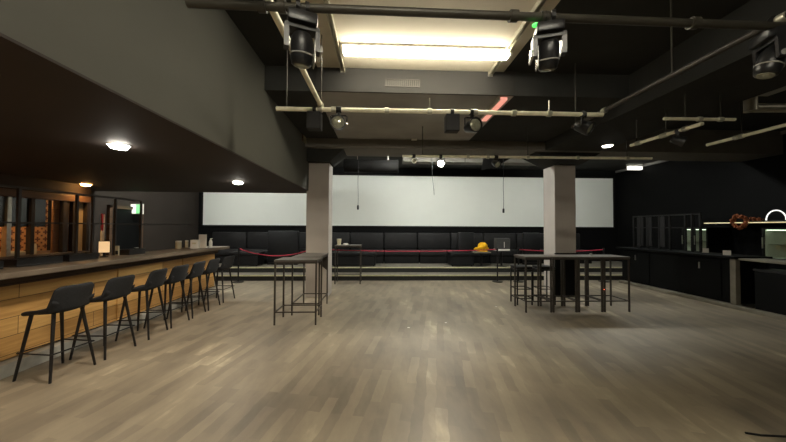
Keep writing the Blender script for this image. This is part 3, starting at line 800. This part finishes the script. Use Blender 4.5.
pipe('pale galvanised pipe crossing overhead in front of the lowered ceiling', (-1.22, 3.5, 2.97), (2.66, 3.48, 2.97), 'palepipe', .025, ((.03, 3.9), (.46, 3.13), (.83, 3.13)), (.13, .17, .33, .46, .6, .72, .83))
pipe('pale pipe running away from viewpoint near the grey soffit', (-.725, 1.6, 3.03), (-.715, 3.6, 3.03), 'palepipe', .025, ((.05, 3.9), (.97, 3.9)), (.14, .95))
pipe('pipe running away from viewpoint towards the far column', (2.71, 1.7, 3.03), (2.69, 4.1, 3.03), 'gantry', .024, ((.4, 3.9), (.97, 3.9)), (.08, .75, .95))
pipe('pale pipe crossing beyond the cross beam spotlights', (.4, 5.71, 2.97), (5.25, 5.6, 2.97), 'palepipe', .025, ((.08, 3.55), (.5, 3.55), (.9, 3.36)), (.26, .34, .5, .7, .9))
pipe('bright pale pipe running away beside the long dark beam', (4.1, 4.75, 2.97), (4.16, 3.7, 2.97), 'palepipe', .025, ((.1, 3.36), (.55, 3.36)), (.12, .15, .5, .55, .8))
pipe('pale pipe running away nearest the black side wall', (5.3, 4.65, 2.97), (5.28, 3.3, 2.97), 'palepipe', .025, ((.35, 3.9), (.8, 3.9)), (.3, .35))
pipe('short pale pipe crossing between two pipes near the side wall', (3.66, 3.72, 3.03), (4.6, 3.7, 3.03), 'palepipe', .02, ((.3, 3.36), (.8, 3.36)), (.5, .8))

def rail(label, x):
    t = thing('ceiling_rail', label, 'rail', (x, 3.3, 3.88), 0, 'pair of ceiling rails beside the fluorescent batten')
    rb = nb(); box(rb, -.028, -.018, -1.25, .98, -.06, 0); box(rb, .018, .028, -1.25, .98, -.06, 0); box(rb, -.018, .018, -1.25, .98, -.01, 0)
    obj('channel', rb, 'galv', t)
    obj('end_bracket', box(nb(), -.035, .035, .96, .99, -.07, 0), 'steel', t)
rail('pale ceiling rail at the soffit side of the bright fluorescent batten', -.56)
rail('pale ceiling rail at the pink strip side of the fluorescent batten', 1.58)

def moving_head(label, loc, rz, tilt, s=1.0, led=False, cover=0, group='moving head lights on the pipes'):
    """hangs below a pipe: loc is the clamp point"""
    t = thing('moving_head_light', label, 'stage light', loc, rz, group)
    cb = nb(); tube(cb, (-.05 * s, 0, 0), (-.02 * s, 0, 0), .038, .038, 12); tube(cb, (.02 * s, 0, 0), (.05 * s, 0, 0), .038, .038, 12)
    box(cb, -.05 * s, .05 * s, -.015, .015, -.06, -.02)
    obj('clamp', cb, 'blackmetal', t)
    obj('base', box(nb(), -.11 * s, .11 * s, -.09 * s, .09 * s, -.06 - .09 * s, -.06, .012), 'plastic', t, True)
    z0 = -.06 - .09 * s; zp = z0 - .15 * s
    yb = nb()
    for sx in (-1, 1):
        prism(yb, [(-.045 * s, z0 - .012), (.045 * s, z0 - .012), (.035 * s, zp - .03 * s), (-.035 * s, zp - .03 * s)], 0, sx * .115 * s - .014, sx * .115 * s + .014)
    box(yb, -.129 * s, .129 * s, -.045 * s, .045 * s, z0 - .025, z0 + .002)
    yoke = obj('yoke', yb, 'plastic', t)
    mt = Matrix.Translation((0, 0, zp)) @ Matrix.Rotation(tilt, 4, 'X')
    hb = lathe(nb(), [(.02 * s, .1 * s), (.06 * s, .095 * s), (.082 * s, .06 * s), (.086 * s, 0), (.084 * s, -.09 * s), (.075 * s, -.13 * s), (.062 * s, -.14 * s)], 24, mt)
    head = obj('head', hb, 'plastic', t, True)
    obj('lens', lathe(nb(), [(.058 * s, -.139 * s), (.055 * s, -.146 * s), (.02 * s, -.152 * s)], 24, mt), 'lens', head, True)
    bb = nb()
    for sx in (-1, 1): tube(bb, (sx * .09 * s, 0, zp), (sx * .133 * s, 0, zp), .03 * s, .026 * s, 16)
    obj('pivot', bb, 'silver', yoke, True)
    obj('trim_ring', path(nb(), [mt @ Vector((.086 * s * math.cos(2 * PI * k / 24), .086 * s * math.sin(2 * PI * k / 24), -.06 * s)) for k in range(24)], .006 * s, 6, True), 'silver', head, True)
    if cover:
        cv = nb(); n = 12; pts = []
        for k in range(n + 1):
            a = -.5 * PI + PI * k / n
            pts.append((.075 * s * math.sin(a), .16 * s * math.cos(a) * .55 - .03 * s))
        prism(cv, [(y, zp + z - .02 * s) for y, z in pts], 0, cover * .132 * s, cover * .15 * s)
        obj('arm_cover', cv, 'silver', yoke)
        obj('cover_shell', box(nb(), cover * .088 * s, cover * .1 * s, -.055 * s, .055 * s, zp - .13 * s, zp + .05 * s, .004), 'silver', head)
    if led: obj('green_led', lathe(nb(), [(.006, 0), (.02, .006), (.02, .014), (.006, .02)], 12, Matrix.Translation((-.115 * s, -.05 * s, -.1 * s))), 'green', t, True)
    return t
moving_head('black moving head light hanging from the near pipe on the soffit side', (-.5, 1.87, 2.975), .35, .2, .8, cover=1)
moving_head('black and silver moving head light with green indicator on the near pipe', (1.08, 1.88, 2.975), -.3, .3, .74, True, cover=-1)
moving_head('dim black moving head light at the near end of the receding pipe', (2.7, 1.95, 3.03), 1.2, .3, .8)

def par(label, loc, rz, tilt, s=1.0, lit=False, name='spotlight', group='spotlights hanging from the pipes', body='plastic', power=0, target=None):
    t = thing(name, label, 'spotlight', loc, rz, group)
    cb = nb(); tube(cb, (-.03, 0, 0), (.03, 0, 0), .038, .038, 12); box(cb, -.015, .015, -.012, .012, -.09 * s, -.03)
    obj('clamp', cb, 'blackmetal', t)
    zp = -.09 * s - .13 * s
    obj('yoke', path(nb(), [(-.125 * s, 0, zp), (-.125 * s, 0, -.1 * s), (-.11 * s, 0, -.09 * s), (.11 * s, 0, -.09 * s), (.125 * s, 0, -.1 * s), (.125 * s, 0, zp)], .011 * s, 8), 'blackmetal', t)
    mt = Matrix.Translation((0, 0, zp)) @ Matrix.Rotation(PI / 2 + tilt, 4, 'X')
    # local +Z of lathe -> towards -Y after rotation by +90 about X
    can = obj('can', lathe(nb(), [(.05 * s, -.14 * s), (.08 * s, -.12 * s), (.1 * s, -.02 * s), (.115 * s, .1 * s), (.115 * s, .12 * s), (.1 * s, .12 * s), (.095 * s, .1 * s)], 24, mt), body, t, True)
    obj('lens', lathe(nb(), [(.094 * s, .1 * s), (.08 * s, .112 * s), (.03 * s, .12 * s)], 24, mt), 'spot' if lit else 'lens', can, True)
    obj('bracket_knob', tube(nb(), (.115 * s, 0, zp), (.15 * s, 0, zp), .022 * s, .018 * s, 12), 'silver', t, True)
    if power: spot('spotlight_beam', tuple(mt @ Vector((0, 0, .14 * s))), target or (0, -3, -2.5), power, (1, .93, .78), 1.3, .7, .06, t)
    return t
par('unlit spotlight facing the room on the pale pipe beside the soffit side', (-.5, 3.5, 2.97), 0, .1, .75)
par('unlit spotlight facing the room on the pale pipe below the pink strip', (1.07, 3.49, 2.97), .25, .1, .75)
par('bright lit spotlight hanging under the cross beam, glaring at the room', (1.14, 5.69, 2.97), -.2, .25, .62, True, power=120, target=(-.6, -3, -2.5))
par('small unlit white spotlight to the soffit side of the glaring one', (.62, 5.7, 2.97), .1, .3, .4, body='whitep')
par('dim black spotlight where two pipes meet near the far column', (2.42, 3.48, 2.97), .7, .5, .7)
par('dim black spotlight on the bright pipe beside the long dark beam', (4.14, 4.0, 2.97), .9, .5, .6)
par('dim black spotlight on the far end of the crossing pipe under the beam', (2.2, 5.66, 2.97), .3, .5, .6)
for i, (x, y, lab) in enumerate(((-.78, 3.5, 'square black control box beside the spotlight near the soffit'), (.83, 3.49, 'square black control box beside the spotlight below the pink strip'))):
    t = thing('control_box', lab, 'box', (x, y, 2.97))
    obj('casing', box(nb(), -.08, .08, -.06, .06, -.24, -.04, .008), 'greyvinyl', t)
    obj('hook', tube(nb(), (-.02, 0, 0), (.02, 0, 0), .036, .036, 12), 'blackmetal', t, True)
    obj('strap', box(nb(), -.012, .012, -.006, .006, -.05, -.02), 'blackmetal', t)
# lamp under long beam, emergency lights
t = thing('surface_lamp', 'glowing flat lamp under the long dark beam towards the black bar', 'light', (4.72, 6.05, 3.36))
obj('housing', lathe(nb(), [(.1, 0), (.115, -.015), (.105, -.03)], 24), 'whitep', t, True)
obj('diffuser', lathe(nb(), [(.1, -.03), (.085, -.05), (.03, -.06)], 24), 'lamp', t, True)
t = thing('emergency_light', 'white lit emergency light box high by the side wall corner', 'light', (9.02, 10.3, 3.9))
obj('casing', box(nb(), -.26, .26, -.06, .06, -.08, 0, .006), 'whitep', t)
obj('diffuser', box(nb(), -.24, .24, -.066, .05, -.2, -.08, .01), 'panel', t)
t = thing('emergency_light', 'small white twin lamp box on the face of the cross beam', 'light', (.66, 6.6, 3.58))
obj('casing', box(nb(), -.13, -.0, -.07, 0, -.03, .08, .006), 'plastic', t)
obj('lamp_box', box(nb(), .0, .12, -.09, 0, -.05, .05, .006), 'whitep', t)
t = thing('vent_grille', 'flat slotted vent grille on the lowered ceiling face behind the batten', 'vent', (.3, 4.27, 3.68))
obj('grille_frame', box(box(box(box(nb(), -.25, .25, -.012, 0, -.055, -.045), -.25, .25, -.012, 0, .045, .055), -.25, -.24, -.012, 0, -.045, .045), .24, .25, -.012, 0, -.045, .045), 'gantry', t)
sb = nb()
for k in range(16): box(sb, -.235 + k * .03, -.225 + k * .03, -.01, 0, -.045, .045)
obj('slats', sb, 'darkpipe', t)
t = thing('notice_board', 'small beige board high on the soffit face beside the column', 'board', (-1.67, 6.6, 3.62))
obj('board_panel', box(nb(), 0, .02, -.24, .24, -.2, .22), 'beige', t)
obj('board_edge', box(box(nb(), 0, .025, -.26, -.24, -.22, .24), 0, .025, .24, .26, -.22, .24), 'darkwood', t)
# ducts
t = thing('ventilation_duct', 'silver box duct with round branch pipe high on the bar side wall', 'duct', (5.25, 3.65, 3.56))
t['label'] = 'silver box duct with a round branch pipe at the picture edge overhead'
obj('box_duct', box(nb(), -.2, .35, -.9, .45, -.03, .2, .01), 'duct', t)
obj('branch_pipe', tube(nb(), (-.02, .38, -.23), (1.6, .3, -.23), .062, .062, 20), 'duct', t, True)
obj('branch_elbow', tube(nb(), (.0, .38, -.03), (.0, .38, -.28), .07, .07, 20), 'duct', t, True)
obj('flange', box(nb(), -.23, -.2, .36, .46, -.12, .21), 'steel', t)
obj('strap', tube(nb(), (0, 0, .2), (0, 0, .34), .01, .01, 8), 'galv', t)
t = thing('ventilation_duct', 'pale flat duct under the ceiling above the white screen', 'duct', (3.2, 9.7, 3.8))
obj('box_duct', box(nb(), -2.5, 2.6, -.15, .25, -.08, .1, .006), 'beam', t)
jb = nb()
for x in (-1.6, -.5, .7, 1.8): box(jb, x - .02, x + .02, -.16, .26, -.09, .1)
obj('joint_band', jb, 'darkpipe', t)
t = thing('ventilation_duct', 'fat round black duct under the ceiling beside the bar-side column', 'duct', (-.2, 8.9, 3.42))
obj('round_duct', tube(nb(), (-.9, 0, 0), (.7, 0, 0), .19, .19, 24), 'black', t, True)
jb = nb()
for x in (-.89, -.1, .66): tube(jb, (x, 0, 0), (x + .04, 0, 0), .2, .2, 24)
obj('joint_band', jb, 'black', t, True)
obj('strap', tube(box(nb(), -.52, -.5, -.004, .004, .19, .48), (.4, 0, .19), (.4, 0, .48), .008, .008, 8), 'galv', t)
# hanging cables in front of the screen
def cable(label, x, y, z0, z1, plug=True, lean=0.0):
    t = thing('hanging_cable', label, 'cable', (x, y, z1), 0, 'cables hanging in front of the white screen')
    n = 14
    obj('cord', path(nb(), [(lean * (1 - k / n) ** 3 + .006 * math.sin(k * .9), 0, (z0 - z1) * (k / n)) for k in range(n + 1)][::-1], .006, 6), 'cable', t, True)
    if plug: obj('plug', lathe(nb(), [(.014, -.1), (.028, -.09), (.028, 0), (.012, .03)], 14, Matrix.Translation((lean, 0, 0))), 'plastic', t, True)
cable('hanging cable with a chunky black plug nearest the bar-side column', -.63, 8.2, 3.9, 2.18)
cable('short thin hanging cable with a curled end, at the middle of the screen', 1.4, 8.2, 3.9, 2.5, False, .06)
cable('thin hanging cable with a small plug close to the far column', 3.4, 8.2, 3.9, 2.12)
# swagged cloth over the screen's upper edge
def swag(u, v):
    x = 2.9 + 1.75 * u; return (x, 8.3 + .25 * v + .04 * math.sin(9 * u), 3.9 - (.62 * (1 - u) ** 1.3 + .05 * math.sin(7 * u)) * v - .02), (0, 1, .3)
tag(obj('swagged_cloth', sheet(nb(), swag, 24, 8, .012), 'black', None, True), 'dark swagged cloth hanging over the upper edge of the white screen', 'cloth')

# ------------------------------------------------------------------ bits on the floor
for i, (x, y, lab) in enumerate(((.45, 4.82, 'tiny pale paper scrap on the open floor'), (1.1, 5.05, 'tiny pale paper scrap on the floor nearest the far tables side'), (2.35, 6.05, 'tiny pale paper scrap on the floor beside the row of narrow tables'))):
    pb = nb(); prism(pb, [(-.02, -.012), (.018, -.016), (.022, .01), (-.012, .016)], 2, 0, .003)
    o = tag(obj('paper_scrap', pb, 'whitep'), lab, 'paper scrap', 'paper scraps on the floor'); o.location = (x, y, 0); o.rotation_euler.z = i
tag(obj('floor_cable', path(nb(), [(2.86, 2.27, .008), (2.95, 2.24, .008), (3.05, 2.23, .008), (3.3, 2.2, .008), (3.8, 2.1, .008)], .008, 8), 'cable'), 'short black cable lying on the floor at the lower corner', 'cable')

# ------------------------------------------------------------------ world and colour
wd = bpy.data.worlds.new('world'); S.world = wd; wd.use_nodes = True
wd.node_tree.nodes['Background'].inputs['Color'].default_value = (0.0, 0.0, 0.0, 1)
wd.node_tree.nodes['Background'].inputs['Strength'].default_value = 0.0
vs = S.view_settings
S.display_settings.display_device = 'sRGB'
vs.view_transform = 'Standard'; vs.look = 'None'; vs.gamma = 1.0; vs.use_curve_mapping = False
vs.exposure = 1.0
S.cycles.use_denoising = True
S.cycles.max_bounces = 8; S.cycles.diffuse_bounces = 5; S.cycles.sample_clamp_indirect = 4.0
